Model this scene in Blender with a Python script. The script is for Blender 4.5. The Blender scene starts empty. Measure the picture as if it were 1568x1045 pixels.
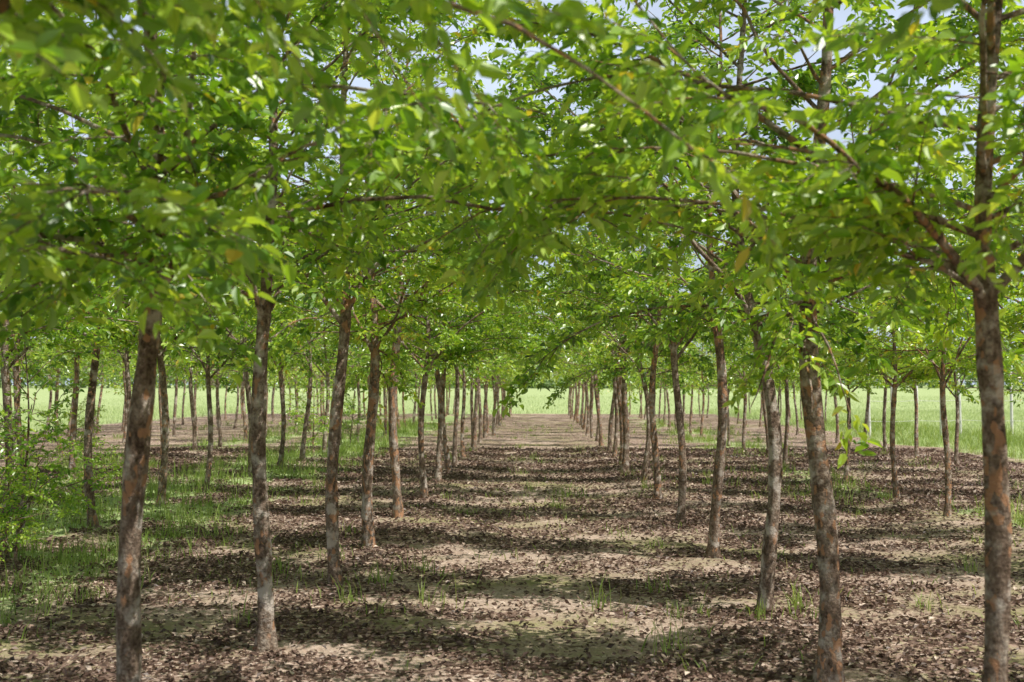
import bpy, math, numpy as np
from mathutils import Vector
sc=bpy.context.scene
R=np.random.default_rng(11)

# ---------------------------------------------------------------- helpers
def vnoise(x,y,seed=0):
    x=np.asarray(x,float); y=np.asarray(y,float)
    xi=np.floor(x).astype(np.int64); yi=np.floor(y).astype(np.int64)
    xf=x-xi; yf=y-yi
    def h(a,b):
        n=(a*374761393+b*668265263+seed*1442695041)&0xffffffff
        n=((n^(n>>13))*1274126177)&0xffffffff
        return ((n^(n>>16))&0xffff)/65535.0
    u=xf*xf*(3-2*xf); v=yf*yf*(3-2*yf)
    return (h(xi,yi)*(1-u)+h(xi+1,yi)*u)*(1-v)+(h(xi,yi+1)*(1-u)+h(xi+1,yi+1)*u)*v
def fbm(x,y,seed=0,o=4):
    s=0;a=.5;t=0
    for i in range(o):
        s=s+a*vnoise(x*2**i+i*17.3,y*2**i-i*9.1,seed+i); t+=a; a*=.55
    return s/t
def sstep(a,b,x):
    t=np.clip((x-a)/(b-a),0,1); return t*t*(3-2*t)
def nrm(a): return a/np.maximum(np.linalg.norm(a,axis=-1,keepdims=True),1e-9)

def quad_mesh(name,verts,quads,mats,matidx=None,attr=None,smooth=None,vattrs=None):
    me=bpy.data.meshes.new(name)
    nv=len(verts); nf=len(quads)
    me.vertices.add(nv); me.vertices.foreach_set('co',np.asarray(verts,np.float32).ravel())
    me.loops.add(nf*4); me.loops.foreach_set('vertex_index',np.asarray(quads,np.int32).ravel())
    me.polygons.add(nf)
    me.polygons.foreach_set('loop_start',np.arange(nf,dtype=np.int32)*4)
    for m in mats: me.materials.append(m)
    if matidx is not None: me.polygons.foreach_set('material_index',np.asarray(matidx,np.int32))
    if smooth is not None: me.polygons.foreach_set('use_smooth',np.asarray(smooth,bool))
    me.update(calc_edges=True)
    if attr is not None:
        a=me.attributes.new('lv','FLOAT','FACE'); a.data.foreach_set('value',np.asarray(attr,np.float32))
    if vattrs:
        for k,v in vattrs.items():
            a=me.attributes.new(k,'FLOAT','POINT'); a.data.foreach_set('value',np.asarray(v,np.float32))
    me.validate()
    return me
def add_obj(name,me,loc=(0,0,0),rz=0,s=1.0,tilt=(0,0)):
    o=bpy.data.objects.new(name,me); sc.collection.objects.link(o)
    o.location=loc; o.rotation_euler=(tilt[0],tilt[1],rz)
    o.scale=(s,s,s) if not hasattr(s,'__len__') else s
    return o

# ---------------------------------------------------------------- node helpers
class NT:
    def __init__(s,name):
        s.m=bpy.data.materials.new(name); s.m.use_nodes=True; s.t=s.m.node_tree; s.t.nodes.clear()
    def n(s,ty,**k):
        nd=s.t.nodes.new(ty)
        for a,b in k.items(): setattr(nd,a,b)
        return nd
    def l(s,a,b): s.t.links.new(a,b)
    def ramp(s,src,stops):
        r=s.n('ShaderNodeValToRGB'); e=r.color_ramp.elements
        while len(e)<len(stops): e.new(.5)
        for i,(p,c) in enumerate(stops):
            e[i].position=p; e[i].color=(*c,1) if len(c)==3 else c
        s.l(src,r.inputs[0]); return r.outputs[0]
    def mix(s,f,a,b):
        m=s.n('ShaderNodeMix',data_type='RGBA')
        if hasattr(f,'node'): s.l(f,m.inputs[0])
        else: m.inputs[0].default_value=f
        for v,i in((a,6),(b,7)):
            if hasattr(v,'node'): s.l(v,m.inputs[i])
            else: m.inputs[i].default_value=(*v,1)
        return m.outputs[2]
    def math(s,op,a,b=None,c=None):
        m=s.n('ShaderNodeMath',operation=op)
        for i,v in enumerate((a,b,c)):
            if v is None: continue
            if hasattr(v,'node'): s.l(v,m.inputs[i])
            else: m.inputs[i].default_value=v
        return m.outputs[0]
    def noise(s,vec,scale,detail=4,rough=.55):
        n=s.n('ShaderNodeTexNoise'); n.inputs['Scale'].default_value=scale
        n.inputs['Detail'].default_value=detail; n.inputs['Roughness'].default_value=rough
        s.l(vec,n.inputs['Vector']); return n.outputs['Fac']

def leaf_mat(name,stops,trans=.45,tcol=(1.8,1.7,.9),gloss=.06,rough=.42):
    t=NT(name)
    at=t.n('ShaderNodeAttribute',attribute_name='lv')
    oi=t.n('ShaderNodeObjectInfo')
    v=t.math('ADD',at.outputs['Fac'],t.math('MULTIPLY',t.math('SUBTRACT',oi.outputs['Random'],.5),.3))
    col=t.ramp(v,stops)
    d=t.n('ShaderNodeBsdfDiffuse'); t.l(col,d.inputs[0])
    tr=t.n('ShaderNodeBsdfTranslucent')
    vm=t.n('ShaderNodeVectorMath',operation='MULTIPLY'); t.l(col,vm.inputs[0]); vm.inputs[1].default_value=tcol
    t.l(vm.outputs[0],tr.inputs[0])
    ms=t.n('ShaderNodeMixShader'); ms.inputs[0].default_value=trans
    t.l(d.outputs[0],ms.inputs[1]); t.l(tr.outputs[0],ms.inputs[2]); out=ms
    if gloss>0:
        g=t.n('ShaderNodeBsdfGlossy'); g.inputs['Roughness'].default_value=rough
        m2=t.n('ShaderNodeMixShader'); m2.inputs[0].default_value=gloss
        t.l(ms.outputs[0],m2.inputs[1]); t.l(g.outputs[0],m2.inputs[2]); out=m2
    o=t.n('ShaderNodeOutputMaterial'); t.l(out.outputs[0],o.inputs[0])
    return t.m
M_leaf=leaf_mat('elm_leaf',[(0,(.05,.14,.015)),(.32,(.19,.38,.032)),(.68,(.42,.61,.07)),(.96,(.60,.72,.15)),(.985,(.60,.50,.07))],trans=.5,tcol=(1.5,1.38,.45),gloss=.09,rough=.38)
M_far=leaf_mat('far_leaf',[(0,(.30,.40,.20)),(.5,(.42,.52,.28)),(1,(.54,.63,.38))],trans=.3,tcol=(1.3,1.3,.8),gloss=0)  # treeline greens paled, distance haze put into the colour
M_grass=leaf_mat('grass_blade',[(0,(.13,.20,.045)),(.5,(.26,.36,.09)),(.85,(.40,.49,.15)),(1,(.50,.46,.24))],trans=.4,tcol=(1.5,1.4,.8),gloss=.03)
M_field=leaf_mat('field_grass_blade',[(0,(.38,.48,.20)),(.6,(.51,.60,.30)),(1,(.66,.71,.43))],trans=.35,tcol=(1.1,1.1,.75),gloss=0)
M_lit=leaf_mat('dry_leaf',[(0,(.07,.042,.032)),(.5,(.18,.115,.09)),(.85,(.40,.28,.22)),(1,(.78,.64,.54))],trans=.12,tcol=(1,1,.8),gloss=.03)

def bark_mat():
    t=NT('elm_bark'); tc=t.n('ShaderNodeTexCoord'); oi=t.n('ShaderNodeObjectInfo')
    ad=t.n('ShaderNodeVectorMath',operation='ADD'); t.l(tc.outputs['Object'],ad.inputs[0])
    sc_=t.n('ShaderNodeVectorMath',operation='SCALE'); sc_.inputs[0].default_value=(13,7,31); t.l(oi.outputs['Random'],sc_.inputs['Scale']); t.l(sc_.outputs[0],ad.inputs[1])
    v=ad.outputs[0]
    mp=t.n('ShaderNodeMapping'); mp.inputs['Scale'].default_value=(1,1,.55); t.l(v,mp.inputs[0]); v2=mp.outputs[0]
    n1=t.noise(v2,16,5,.7); n2=t.noise(v,60,4,.7); n3=t.noise(v,3.2,3,.6)
    base=t.ramp(n1,[(.3,(.11,.075,.055)),(.5,(.27,.20,.155)),(.68,(.54,.46,.39))])
    fine=t.ramp(n2,[(.3,(.30,.28,.27)),(.6,(1.12,1.10,1.07))])
    mm=t.n('ShaderNodeMix',data_type='RGBA',blend_type='MULTIPLY'); mm.inputs[0].default_value=1; t.l(base,mm.inputs[6]); t.l(fine,mm.inputs[7])
    vo=t.n('ShaderNodeTexVoronoi'); vo.inputs['Scale'].default_value=45; t.l(v2,vo.inputs['Vector'])
    sp=t.n('ShaderNodeSeparateColor'); t.l(vo.outputs['Color'],sp.inputs[0])
    amt=t.math('ADD',t.math('MULTIPLY',n3,1.25),t.math('MULTIPLY',oi.outputs['Random'],.5))
    pr=t.ramp(t.math('MULTIPLY',sp.outputs[0],amt),[(.71,(0,0,0)),(.77,(.9,.9,.9))])
    c=t.mix(pr,mm.outputs[2],(.48,.26,.15))
    gr=t.ramp(t.noise(v,8,4,.65),[(.53,(0,0,0)),(.64,(.8,.8,.8))])
    c=t.mix(gr,c,(.66,.58,.51))
    p=t.n('ShaderNodeBsdfDiffuse'); t.l(c,p.inputs['Color'])
    b=t.n('ShaderNodeBump'); b.inputs['Strength'].default_value=1.0; b.inputs['Distance'].default_value=.018
    hh=t.math('ADD',t.math('ADD',n2,t.math('MULTIPLY',pr,-.35)),n1); t.l(hh,b.inputs['Height']); t.l(b.outputs[0],p.inputs['Normal'])
    o=t.n('ShaderNodeOutputMaterial'); t.l(p.outputs[0],o.inputs[0]); return t.m
M_bark=bark_mat()

# ---------------------------------------------------------------- tree
class Acc:
    def __init__(s): s.v=[];s.q=[];s.m=[];s.a=[];s.sm=[];s.n=0
    def add(s,v,q,m,a,sm):
        s.v.append(v); s.q.append(q+s.n); s.n+=len(v)
        s.m.append(np.full(len(q),m)); s.a.append(a if hasattr(a,'__len__') else np.full(len(q),a)); s.sm.append(np.full(len(q),sm))
    def mesh(s,name,mats):
        return quad_mesh(name,np.concatenate(s.v),np.concatenate(s.q),mats,np.concatenate(s.m),np.concatenate(s.a),np.concatenate(s.sm))
def tube(acc,pts,rad,k,rn=None,mi=0):
    pts=np.asarray(pts); n=len(pts)
    tg=np.gradient(pts,axis=0); tg=nrm(tg)
    ref=np.array([0.31,0.95,0.05]) if abs(tg[:,2]).mean()>.6 else np.array([0,0,1.])
    A=nrm(np.cross(tg,ref)); B=np.cross(tg,A)
    th=np.arange(k)*2*np.pi/k
    rr=np.asarray(rad)[:,None]*np.ones((1,k))
    if rn is not None: rr=rr*rn
    v=pts[:,None,:]+rr[...,None]*(A[:,None,:]*np.cos(th)[None,:,None]+B[:,None,:]*np.sin(th)[None,:,None])
    i=np.arange(n-1)[:,None]*k; j=np.arange(k)[None,:]; j2=(j+1)%k
    q=np.stack([i+j,i+j2,i+k+j2,i+k+j],-1).reshape(-1,4)
    acc.add(v.reshape(-1,3),q,mi,0.,True)
def leaves(acc,P,D,N,L,W,rng,mi=1,lv=None,simple=False):
    n=len(P); D=nrm(D); Wd=nrm(np.cross(N,D)); N=np.cross(D,Wd)
    L=L[:,None]; W=W[:,None]; f=W*rng.uniform(.1,.5,(n,1)); dr=L*rng.uniform(0,.25,(n,1))
    if lv is None: lv=rng.uniform(0,1,n)
    if simple:
        v=np.stack([P,P+D*L*.45-Wd*W*.5+N*f*.5,P+D*L-N*dr,P+D*L*.45+Wd*W*.5+N*f*.5],1)
        acc.add(v.reshape(-1,3),np.arange(n)[:,None]*4+np.array([[0,3,2,1]]),mi,lv,False); return
    v=np.stack([P, P+D*L*.3-Wd*W*.48+N*f, P+D*L*.68-Wd*W*.4+N*(f-dr*.4), P+D*L-N*dr, P+D*L*.68+Wd*W*.4+N*(f-dr*.4), P+D*L*.3+Wd*W*.48+N*f],1)
    b=np.arange(n)[:,None]*6
    q=np.stack([b+[[0,3,2,1]],b+[[0,5,4,3]]],1).reshape(-1,4)
    acc.add(v.reshape(-1,3),q,mi,np.repeat(lv,2),False)
def walk(rng,p,d,L,n,wob,bend):
    pts=[p]; d=d/np.linalg.norm(d); s=L/n
    for i in range(n):
        d=d+rng.normal(0,wob,3)+bend(i/n); d=d/np.linalg.norm(d)
        p=p+d*s; pts.append(p)
    return np.array(pts)

def make_tree(name,seed,H=5.5,fork=2.0,r0=.047,nl=31,spread=1.78,curve=(0,0),bow=0.,extra=(),leafl=.070,dens=1.0,codom=2,ell=(1.25,.36),lod=0,low=.0,sy=.65):
    rng=np.random.default_rng(seed); acc=Acc()
    n=44 if lod==0 else 18; zs=np.linspace(-.12,H,n)
    ph=rng.uniform(0,6,4)
    x=curve[0]*np.clip(zs/2,0,1.4)+bow*np.sin(np.clip(zs/2.2,0,1)*np.pi)+.04*np.sin(zs*2.3+ph[0])+.05*np.sin(zs*1.7+ph[1])*np.clip((zs-fork)/2,0,1)
    y=curve[1]*np.clip(zs/2,0,1.4)+.04*np.sin(zs*2.0+ph[2])+.05*np.sin(zs*1.9+ph[3])*np.clip((zs-fork)/2,0,1)
    x-=np.interp(0,zs,x); y-=np.interp(0,zs,y)
    rad=np.where(zs<fork,r0*(1-.16*zs/fork),r0*.84*(1-(zs-fork)/(H-fork))**.9*.7+.004)
    rad=rad*(1+.55*np.exp(-np.clip(zs+.02,0,9)/.07))*(1+.06*np.sin(zs*9+ph[0])+.04*np.sin(zs*23+ph[1]))
    k=14 if lod==0 else 8; rn=1+.10*(rng.random((n,k))-.5)+.07*np.sin(np.arange(k)[None]*2*np.pi/k*3+zs[:,None]*.8+ph[2])
    T=np.stack([x,y,zs],1); tube(acc,T,rad,k,rn)
    at=lambda z: np.array([np.interp(z,zs,x),np.interp(z,zs,y),z])
    rt=lambda z: np.interp(z,zs,rad)
    limbs=[]; az0=rng.uniform(0,6.28)
    for i in range(nl):
        w=i/(nl-1); z=fork*.93+(H*.95-fork)*w**1.25+rng.uniform(-.06,.06); az=az0+i*2.4+rng.normal(0,.35)
        L=spread*(1.02-.58*w**.95)*rng.uniform(.65,1.25); el=math.radians(rng.uniform(-4,34)+32*w)
        if i<codom: L*=1.15; el=math.radians(rng.uniform(48,62)); rr=rt(z)*.44
        else: rr=min(rt(z)*.42,.011*rng.uniform(.7,1.2)*(1-.4*w))
        dx,dy=math.cos(az)*ell[0],math.sin(az)*ell[1]; h=math.hypot(dx,dy); L*=h
        d=np.array([dx/h*math.cos(el),dy/h*math.cos(el),math.sin(el)])
        droop=(rng.uniform(.02,.12)+low)*(1-w)
        limbs.append((at(z),d,max(L,.5),rr,lambda s,dr=droop:np.array([0,0,.03 if s<.3 else -dr])))
    for (z,az,el,L,rr,dr) in extra:
        az=math.radians(az);el=math.radians(el)
        d=np.array([math.cos(az)*math.cos(el),math.sin(az)*math.cos(el),math.sin(el)])
        limbs.append((at(z),d,L,rr,lambda s,dr=dr:np.array([0,0,-dr])))
    TS=[];TD=[];TL=[]
    tstep={0:.030,1:.068,2:.11}[lod]
    for (p,d,L,rr,bend) in limbs:
        nn=10 if lod==0 else 6; P=walk(rng,p,d,L,nn,.11,bend)
        rad_=rr*(1-np.linspace(0,1,nn+1))**.8+.0022
        tube(acc,P,rad_,6 if lod==0 else 4)
        ns=max(4,int(L/.105*dens)); side=1
        clump=rng.uniform(0,6.28)
        for s in np.linspace(.08,1,ns):
            if math.sin(s*L*5.5+clump)<-.2: continue
            f=s*nn; a=min(int(f),nn-1); pp=P[a]+(P[a+1]-P[a])*(f-a); dd=nrm(P[a+1]-P[a])
            sd=nrm(np.cross(dd,[0,0,1.])+rng.normal(0,.05,3))*side; side=-side
            d2=dd*rng.uniform(.5,1.0)+sd*rng.uniform(.5,.9)+np.array([0,0,rng.uniform(-.5,.4)])
            if s>.98: d2=dd
            d2=d2*np.array([1,sy,1])
            l2=(.2+.34*rng.random())*(1-.25*s)*min(1,L/1.2)+.12
            Q=walk(rng,pp,d2,l2,4,.13,lambda s_:np.array([0,0,-.12]))
            if lod==0: tube(acc,Q,.0042*(1-np.linspace(0,.8,5))*min(1,.6+l2),4)
            elif lod==1: tube(acc,Q[::2],.0042*(1-np.linspace(0,.8,3)),3)
            m=max(3,int(l2/tstep)); sg=1
            for s3 in np.linspace(.1,1,m):
                f=s3*4;a=min(int(f),3); q0=Q[a]+(Q[a+1]-Q[a])*(f-a); d3=nrm(Q[a+1]-Q[a])
                s_=np.cross(d3,[0,0,1.]); s_=s_/(np.linalg.norm(s_)+1e-6)*sg; sg=-sg
                TS.append(q0); TD.append(d3*rng.uniform(.4,.9)+s_*rng.uniform(.5,1)+np.array([0,0,rng.normal(0,.28)])); TL.append(rng.uniform(.06,.16)*(1-.3*s3))
    TS=np.array(TS);TD=nrm(np.array(TD));TL=np.array(TL)
    E=TS+TD*TL[:,None]; E[:,2]-=.15*TL
    if lod==0:
        A=nrm(np.cross(TD,[.2,.3,1.]));B=np.cross(TD,A); r=.0014
        vs=[]
        for P_,rr in((TS,r),(E,r*.6)):
            for th in(0,2.09,4.19): vs.append(P_+rr*(A*math.cos(th)+B*math.sin(th)))
        v=np.stack(vs,1).reshape(-1,3); b=np.arange(len(TS))[:,None]*6
        q=np.stack([b+[[0,1,4,3]],b+[[1,2,5,4]],b+[[2,0,3,5]]],1).reshape(-1,4); acc.add(v,q,0,0.,True)
    cnt=np.maximum((3,3,2)[lod],(TL/(.024,.042,.06)[lod]).astype(int)); idx=np.repeat(np.arange(len(TS)),cnt)
    j=np.concatenate([np.arange(c) for c in cnt]); s=(j+1)/cnt[idx]
    Pn=TS[idx]+(E-TS)[idx]*s[:,None]
    N=nrm(np.array([0,0,1.])+rng.normal(0,.5,(len(idx),3)))
    sg=np.where(j%2==0,1,-1)[:,None]; S=nrm(np.cross(TD[idx],N))*sg
    fwd=np.where(s>.98,1.6,.55)[:,None]
    D=TD[idx]*fwd+S*.85+rng.normal(0,.28,(len(idx),3))+np.array([0,0,-.25])
    ll=leafl*rng.uniform(.55,1.25,len(idx))*(1,1.5,2.0)[lod]; ww=ll*rng.uniform(.4,.54,len(idx))
    tw=rng.uniform(0,1,len(TS))[idx]
    lv=np.clip(.5*tw+.45*rng.random(len(idx))+.02,0,.95)
    lv=np.where(rng.random(len(idx))<.006,1.1,lv)
    leaves(acc,Pn,D,nrm(N+rng.normal(0,.4,N.shape)),ll,ww,rng,1,lv,simple=lod>0)
    return acc.mesh(name,[M_bark,M_leaf])

V={}
V['a']=make_tree('elm_a',1,H=6.0,fork=1.95,curve=(.03,0),low=.02,extra=[(2.0,-78,14,1.9,.012,.045),(2.1,-40,26,1.3,.011,.04),(1.95,-110,18,1.7,.012,.05),(2.3,-60,22,1.9,.012,.04),(2.2,-95,22,1.9,.012,.04),(1.9,-90,4,1.5,.011,.03)])
V['b']=make_tree('elm_b',2,H=5.7,fork=2.0,curve=(.04,0))
V['c']=make_tree('elm_c',3,H=6.0,fork=2.0,r0=.056,low=.02,extra=[(1.95,215,-5,.75,.010,.14),(1.75,240,-10,.6,.008,.16),(2.1,170,35,1.4,.010,.02),(1.9,260,0,.7,.008,.12)])
V['d']=make_tree('elm_d',4,H=5.9,fork=1.85,r0=.044,spread=1.85,extra=[(1.8,150,42,2.2,.018,-.01),(2.0,190,22,1.4,.012,.03),(2.1,-80,20,1.5,.011,.04),(2.2,-120,25,1.5,.011,.04),(2.6,-100,25,1.6,.011,.04)])
V['e']=make_tree('elm_e',5,H=5.5,fork=1.95,curve=(-.14,.0),bow=.06,low=.02)
V['f']=make_tree('elm_f',6,H=5.9,fork=1.9,r0=.044,spread=1.82,codom=3,low=.01)
V['h']=make_tree('elm_h',8,H=5.6,fork=2.1,spread=1.7)
F={};G={}
for i,kk in enumerate('pqrst'):
    F[kk]=make_tree('elm_'+kk,40+i,H=[5.8,5.3,5.5,5.9,5.1][i],fork=[1.85,1.9,1.75,1.85,1.8][i],nl=24,lod=1,codom=2+i%2,ell=(1.25,.5),low=.03,leafl=.067)
for i,kk in enumerate('pqr'):
    G[kk]=make_tree('elm_far_'+kk,60+i,H=[5.9,5.3,5.5][i],fork=1.7,nl=26,lod=2,codom=2,ell=(1.25,.6),low=.04,leafl=.067)

# ---------------------------------------------------------------- ground
def gh(x,y):
    x=np.asarray(x,float);y=np.asarray(y,float)
    near=1-sstep(40,90,np.hypot(x,y))
    z=.07*(fbm(x/2.2,y/2.2,5,3)-.5)+.035*(fbm(x/.35,y/.35,9,3)-.5)*near
    for c in(-7.9,-4.75,-1.56,1.53,4.75,7.95): z=z+.03*np.exp(-((x-c)/.45)**2)*near
    d=np.clip(y-64,0,None); z=z+np.where(d<250,.008*d,2.0)
    return z
def grassw(x,y):
    nz=fbm(x/1.1,y/1.6,21,4)
    g=0*x
    g=np.maximum(g,.9*np.exp(-((x+4.9)/1.5)**4)*sstep(.38,.54,nz+.04))
    g=np.maximum(g,.8*np.exp(-((x+8.2)/1.2)**4)*sstep(.42,.58,nz))
    g=np.maximum(g,.65*np.exp(-((x-5.0)/1.4)**2)*sstep(.44,.58,nz))
    g=np.maximum(g,.14*sstep(.52,.64,nz))
    g=np.maximum(g,.35*np.exp(-((np.abs(x)-1.75)/.35)**2)*sstep(.45,.6,nz)*sstep(12,20,y))
    e=(nz-.5)*2.5
    g=np.maximum(g,sstep(9.4,10.4,x+e)*sstep(16,20,y+e*2)); g=np.maximum(g,sstep(16.5,18,-x+e)); g=np.maximum(g,sstep(59.5,62,y+e))
    return np.clip(g,0,1)
def litw(x,y):
    n=fbm(x/.7,y/.35,33,4); n2=fbm(x/2.5,y/1.6,35,2)
    l=.22+.78*sstep(.41,.57,n*.75+n2*.25)
    l=l*(1-.45*np.exp(-(x/.75)**2)*sstep(4,12,y))
    l=np.maximum(l,.6*np.exp(-((np.abs(x)-1.55)/.4)**2)*sstep(.35,.5,n))
    return l*(1-.85*sstep(.4,.9,grassw(x,y)))
def axis(lo,hi,a,b,st,g):
    m=list(np.arange(a,b,st)); s=st; v=b
    while v<hi: m.append(v); s*=g; v+=s
    m.append(hi); s=st; v=a
    while v>lo: s*=g; v-=s; m.insert(0,v)
    m.insert(0,min(lo,m[0]-10)); return np.array(m)
gx=axis(-1800,1800,-7,7,.075,1.035); gy=axis(-300,2500,2.5,16,.075,1.02)
X,Y=np.meshgrid(gx,gy); nx=len(gx); ny=len(gy)
Z=gh(X,Y); vv=np.stack([X,Y,Z],-1).reshape(-1,3)
i=np.arange(ny-1)[:,None]*nx; j=np.arange(nx-1)[None,:]
q=np.stack([i+j,i+j+1,i+nx+j+1,i+nx+j],-1).reshape(-1,4)
def ground_mat():
    t=NT('orchard_ground'); g=t.n('ShaderNodeNewGeometry'); P=g.outputs['Position']
    ag=t.n('ShaderNodeAttribute',attribute_name='gw').outputs['Fac']; al=t.n('ShaderNodeAttribute',attribute_name='lw').outputs['Fac']
    n2=t.noise(P,9,5,.65); n3=t.noise(P,60,3,.7); n4=t.noise(P,.55,4,.6)
    soil=t.ramp(n2,[(.3,(.36,.26,.205)),(.5,(.57,.44,.36)),(.7,(.78,.64,.55))])
    soil=t.mix(t.ramp(n3,[(.42,(0,0,0)),(.62,(.6,.6,.6))]),soil,(.22,.15,.115))
    moss=t.ramp(n3,[(.35,(.15,.15,.05)),(.65,(.33,.33,.13))])
    mk=t.math('MULTIPLY',t.ramp(n4,[(.46,(0,0,0)),(.60,(1,1,1))]),t.ramp(n2,[(.34,(0,0,0)),(.52,(.8,.8,.8))]))
    soil=t.mix(mk,soil,moss)
    vo=t.n('ShaderNodeTexVoronoi'); vo.inputs['Scale'].default_value=32; t.l(P,vo.inputs['Vector'])
    sp=t.n('ShaderNodeSeparateColor'); t.l(vo.outputs['Color'],sp.inputs[0])
    lc=t.ramp(sp.outputs[0],[(0,(.085,.052,.04)),(.5,(.20,.135,.108)),(.85,(.42,.30,.24)),(1,(.68,.55,.47))])
    lm=t.math('MULTIPLY',t.ramp(t.math('ADD',al,t.math('MULTIPLY',t.math('SUBTRACT',n2,.5),1.4)),[(.25,(0,0,0)),(.48,(1,1,1))]),t.math('LESS_THAN',sp.outputs[1],.75))
    c=t.mix(lm,soil,lc)
    gc=t.ramp(t.noise(P,3,4,.7),[(.3,(.28,.37,.14)),(.55,(.44,.53,.25)),(.75,(.57,.62,.35))])
    gm=t.ramp(t.math('ADD',ag,t.math('MULTIPLY',t.math('SUBTRACT',n2,.5),.9)),[(.3,(0,0,0)),(.75,(1,1,1))])
    c=t.mix(gm,c,gc)
    p=t.n('ShaderNodeBsdfDiffuse'); t.l(c,p.inputs['Color'])
    b=t.n('ShaderNodeBump'); b.inputs['Strength'].default_value=.8; b.inputs['Distance'].default_value=.035
    t.l(t.math('ADD',n2,t.math('MULTIPLY',n3,.4)),b.inputs['Height']); t.l(b.outputs[0],p.inputs['Normal'])
    o=t.n('ShaderNodeOutputMaterial'); t.l(p.outputs[0],o.inputs[0]); return t.m
me=quad_mesh('ground',vv,q,[ground_mat()],smooth=np.ones(len(q)),vattrs={'gw':grassw(X,Y).ravel(),'lw':litw(X,Y).ravel()})
add_obj('ground',me)

# leaf litter
def litter():
    n=420000; y=2.6+24*R.random(n)**1.6; hw=.56*y+1.6; x=(R.random(n)*2-1)*np.minimum(hw,9.5)
    w=litw(x,y); keep=R.random(n)<(w*.8+.04)*np.minimum(hw,9.5)/9.5*1.2; x=x[keep];y=y[keep]; n=len(x)
    P=np.stack([x,y,gh(x,y)+R.uniform(.003,.025,n)],1)
    a=R.uniform(0,6.28,n); D=np.stack([np.cos(a),np.sin(a),R.normal(0,.4,n)],1)
    N=nrm(np.array([0,0,1.])+R.normal(0,.55,(n,3))); L=R.uniform(.018,.048,n)*(1+.03*y)
    acc=Acc(); leaves(acc,P,D,N,L,L*.55,R,0,np.clip(R.normal(.46,.28,n),0,1),simple=True); add_obj('leaf_litter',acc.mesh('leaf_litter',[M_lit]))
litter()

def blades(name,x,y,h,w,mat,lv,lean=.35):
    n=len(x); a=R.uniform(0,6.28,n); side=np.stack([np.cos(a),np.sin(a),0*a],1); b=R.uniform(0,6.28,n)
    ld=np.stack([np.cos(b),np.sin(b),0*b],1)*(R.uniform(.1,1,n)*lean)[:,None]
    P=np.stack([x,y,gh(x,y)-.01],1); h=h[:,None]; w=w[:,None]; up=np.array([0,0,1.])
    M=P+h*.55*up+ld*h*.4; T=P+h*up*.95+ld*h*1.2
    v=np.stack([P-side*w*.5,P+side*w*.5,M-side*w*.42,M+side*w*.42,T-side*w*.06,T+side*w*.06],1).reshape(-1,3)
    k=np.arange(n)[:,None]*6; q=np.stack([k+[[0,1,3,2]],k+[[2,3,5,4]]],1).reshape(-1,4)
    acc=Acc(); acc.add(v,q,0,np.repeat(lv,2),False); add_obj(name,acc.mesh(name,[mat]))
n=11000; ty=3+42*R.random(n)**1.3; tx=(R.random(n)*2-1)*np.minimum(.56*ty+2,14)
k=R.random(n)<grassw(tx,ty)**1.3*.9+.006; tx=tx[k];ty=ty[k]; nb=R.integers(8,26,len(tx)); ix=np.repeat(np.arange(len(tx)),nb)
sz=R.uniform(.4,1.3,len(tx))*(.7+.6*grassw(tx,ty)); rr=R.normal(0,.05,(len(ix),2))*(.6+sz[ix])[:,None]
bx=tx[ix]+rr[:,0]; by=ty[ix]+rr[:,1]
blades('grass',bx,by,R.uniform(.08,.30,len(ix))*sz[ix],R.uniform(.004,.009,len(ix))*(1+by*.03),M_grass,np.clip(R.normal(.45,.22,len(ix)),0,1),.6)
n=150000; ty=3+42*R.random(n)**1.2; tx=(R.random(n)*2-1)*np.minimum(.56*ty+2,13)
k=R.random(n)<grassw(tx,ty)*.7; tx=tx[k];ty=ty[k]
blades('turf',tx,ty,R.uniform(.03,.12,len(tx)),R.uniform(.004,.008,len(tx))*(1+ty*.04),M_grass,np.clip(R.normal(.5,.22,len(tx)),0,1),.7)
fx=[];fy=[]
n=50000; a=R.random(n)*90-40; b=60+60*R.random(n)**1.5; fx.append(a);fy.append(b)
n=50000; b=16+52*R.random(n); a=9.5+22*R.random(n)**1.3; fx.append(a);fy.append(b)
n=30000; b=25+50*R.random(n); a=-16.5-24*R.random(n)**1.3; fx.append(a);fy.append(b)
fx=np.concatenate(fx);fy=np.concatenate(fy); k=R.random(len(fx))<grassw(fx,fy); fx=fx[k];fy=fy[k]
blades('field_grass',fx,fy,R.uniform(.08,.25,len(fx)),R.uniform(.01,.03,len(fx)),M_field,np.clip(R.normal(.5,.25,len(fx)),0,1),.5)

# ---------------------------------------------------------------- trees in rows
def plant(me_,x,y,rz=None,s=1.0,tilt=None):
    if rz is None: rz=(0 if R.random()<.5 else math.pi)+R.normal(0,.13)
    if tilt is None: tilt=(R.normal(0,.026),R.normal(0,.026))
    add_obj('elm_tree',me_.copy(),(x,y,float(gh(x,y))),rz,s,tilt)
keys=list('abcdefh'); fk=list('pqrst'); gk=list('pqr')
L=[('a',-1.56,4.2,0,1.0),('b',-1.56,6.25,0.,1.0),('f',-1.525,8.2,.1,1.08),('c',-1.585,10.2,3.1,.95),('h',-1.6,12.4,.1,1.1),('d',-1.54,14.7,3.1,.95)]
Rr=[('d',1.50,3.75,0,1.0),('c',1.455,5.6,0,1.0),('e',1.50,7.35,0,1.),('b',1.54,9.7,3.2,1.0),('f',1.57,12.2,3.,1.0),('b',1.59,14.7,.1,1.0)]
for k_,(v,x,y,rz,s) in enumerate(L+Rr): plant(V[v],x,y,rz,s,((0,.012),(0,-.015),(.01,.01),(0,0))[k_%4])
for x,y in((-1.6,2.1),(-1.55,.0),(1.6,-.4)): plant(V['h'],x,y,None,1.0)
plant(V['h'],1.7,1.6,3.1,.92)
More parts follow.
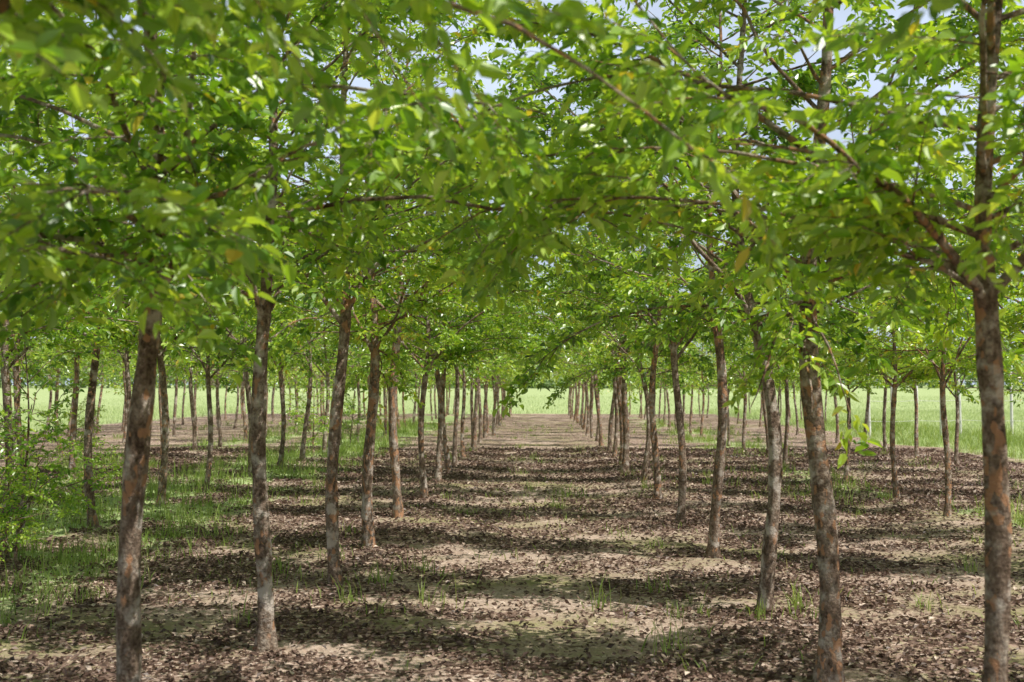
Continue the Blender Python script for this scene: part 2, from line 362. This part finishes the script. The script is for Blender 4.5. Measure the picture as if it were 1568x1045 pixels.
rows=[(-1.56,16.8),(1.56,16.9),(-4.75,1.0),(4.78,-1.9),(-7.95,2),(7.98,-2),(-11.1,6),(11.1,42),(-14.3,12)]
for rx,y in rows:
    while y<60:
        xx=rx+R.normal(0,.06); yy=y+R.normal(0,.12)
        lim=.56*max(yy,0)+(3.5 if rx<0 else 7)
        if abs(xx)<lim and R.random()>(.22 if rx>3 and yy<14 else .05):
            far=yy>19 or abs(xx)>6.5 or yy<3
            if yy>34: m_=G[gk[R.integers(0,3)]]
            elif far: m_=F[fk[R.integers(0,5)]]
            else: m_=V[keys[R.integers(0,7)]]
            plant(m_,xx,yy,None,R.uniform(.86,1.08)*(.87 if rx>3 else 1))
        y+=2.1
def make_shrub(name,seed,H,spread,nl):
    return make_tree(name,seed,H=H,fork=.25,r0=.014,nl=nl,spread=spread,leafl=.05,dens=1.0,codom=3,ell=(1,1),sy=1)
S1=make_shrub('sapling_a',31,1.75,.7,18); S2=make_shrub('sapling_b',32,1.1,.75,16)
for me_,x,y,rz,s in((S1,-4.35,9.0,0,1.05),(S2,-4.75,9.6,2,1),(S2,-4.2,8.4,1,.7),(S2,-5.0,24,1,1.2),(S2,-4.5,26,3,1.0),(S1,-8.2,19,1,.9),(S2,-5.4,13,4,.7)):
    add_obj('sapling',me_.copy(),(x,y,float(gh(x,y))-.02),rz,s)

# ---------------------------------------------------------------- fence on the right of the plantation
def stake_fence():
    acc=Acc(); M=NT('weathered_wood'); g=M.n('ShaderNodeNewGeometry'); c=M.ramp(M.noise(g.outputs['Position'],12,4,.6),[(.3,(.62,.60,.57)),(.7,(.82,.80,.77))])
    d=M.n('ShaderNodeBsdfDiffuse'); M.l(c,d.inputs[0]); o=M.n('ShaderNodeOutputMaterial'); M.l(d.outputs[0],o.inputs[0])
    xs=np.arange(9.9,36,.7); tops=[]
    for x in xs:
        y=33+R.normal(0,.1); z=float(gh(x,y)); h=2.0+R.normal(0,.12)
        P=np.array([[x,y,z-.2],[x+R.normal(0,.02),y,z+h*.5],[x+R.normal(0,.04),y,z+h],[x,y,z+h+.02]]); tube(acc,P,[.044,.042,.04,.004],8); tops.append((x,y,z))
    for hh in(.5,1.1,1.7):
        P=np.array([[a,b-.05,c_+hh-(.02 if k%2 else 0)] for k,(a,b,c_) in enumerate(tops)]); tube(acc,P,np.full(len(P),.006),4)
    add_obj('wire_fence',acc.mesh('wire_fence',[M.m]))
stake_fence()

# ---------------------------------------------------------------- distant treeline
def belt(name,xs,yb,hf,n,size):
    x=R.uniform(xs[0],xs[1],n); dpt=R.uniform(-6,6,n); y=yb+dpt+.06*np.abs(x)
    hh=hf(x)*(1-.35*(dpt/6)**2); z=hh*R.random(n)**.7
    P=np.stack([x,y,gh(x,y)+z],1); D=R.normal(0,1,(n,3)); N=nrm(R.normal(0,1,(n,3))+[0,0,.6])
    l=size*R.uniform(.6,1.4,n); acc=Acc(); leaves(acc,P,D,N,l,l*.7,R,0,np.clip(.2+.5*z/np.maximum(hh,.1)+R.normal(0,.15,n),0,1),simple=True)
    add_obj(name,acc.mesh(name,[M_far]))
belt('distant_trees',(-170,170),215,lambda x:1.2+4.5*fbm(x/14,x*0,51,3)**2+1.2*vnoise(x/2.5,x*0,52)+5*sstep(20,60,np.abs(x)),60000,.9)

# ---------------------------------------------------------------- light, sky, camera
el=math.radians(57); az=math.radians(-26)   # sun over the right shoulder of the camera
s=Vector((math.cos(el)*math.cos(az),math.cos(el)*math.sin(az),math.sin(el)))
sl=bpy.data.lights.new('sun','SUN'); sl.energy=5; sl.angle=math.radians(.35); sl.color=(1,.965,.88)
so=bpy.data.objects.new('sun',sl); sc.collection.objects.link(so); so.rotation_euler=s.to_track_quat('Z','Y').to_euler(); so.location=(20,-5,30)
w=bpy.data.worlds.new('World'); sc.world=w; w.use_nodes=True; nt=w.node_tree; nt.nodes.clear()
sk=nt.nodes.new('ShaderNodeTexSky'); sk.sky_type='NISHITA'; sk.sun_disc=False; sk.sun_elevation=el; sk.sun_rotation=math.atan2(s.x,s.y)
sk.dust_density=3; sk.air_density=1.0
bg=nt.nodes.new('ShaderNodeBackground'); bg.inputs[1].default_value=.075; ow=nt.nodes.new('ShaderNodeOutputWorld')
# added bright haze veil low in the sky: pale gaps, little overhead fill
tc=nt.nodes.new('ShaderNodeTexCoord'); sx=nt.nodes.new('ShaderNodeSeparateXYZ'); nt.links.new(tc.outputs['Generated'],sx.inputs[0])
mr=nt.nodes.new('ShaderNodeMapRange'); mr.inputs[1].default_value=.55; mr.inputs[2].default_value=.3; nt.links.new(sx.outputs['Z'],mr.inputs[0])
ns=nt.nodes.new('ShaderNodeTexNoise'); ns.inputs['Scale'].default_value=4; ns.inputs['Detail'].default_value=6; nt.links.new(tc.outputs['Generated'],ns.inputs['Vector'])
cr=nt.nodes.new('ShaderNodeMapRange'); cr.inputs[1].default_value=.35; cr.inputs[2].default_value=.65; cr.inputs[3].default_value=.6; cr.inputs[4].default_value=1; nt.links.new(ns.outputs['Fac'],cr.inputs[0])
mu=nt.nodes.new('ShaderNodeMath'); mu.operation='MULTIPLY'; nt.links.new(mr.outputs[0],mu.inputs[0]); nt.links.new(cr.outputs[0],mu.inputs[1])
mx=nt.nodes.new('ShaderNodeMix'); mx.data_type='RGBA'; nt.links.new(mu.outputs[0],mx.inputs[0]); nt.links.new(sk.outputs[0],mx.inputs[6]); mx.inputs[7].default_value=(10.2,11.8,14.6,1)
nt.links.new(mx.outputs[2],bg.inputs[0]); nt.links.new(bg.outputs[0],ow.inputs[0])
cd=bpy.data.cameras.new('camera'); cam=bpy.data.objects.new('camera',cd); sc.collection.objects.link(cam); sc.camera=cam
cd.sensor_width=36; cd.lens=36*1667/1568; cd.clip_end=5000; cd.clip_start=.05
cam.location=(0,0,1.52)
cam.rotation_euler=(math.radians(90+2.4),0,math.radians(1.41))
cd.dof.use_dof=True; cd.dof.focus_distance=10; cd.dof.aperture_fstop=3.2
sc.view_settings.view_transform='Standard'; sc.view_settings.look='None'; sc.view_settings.exposure=0
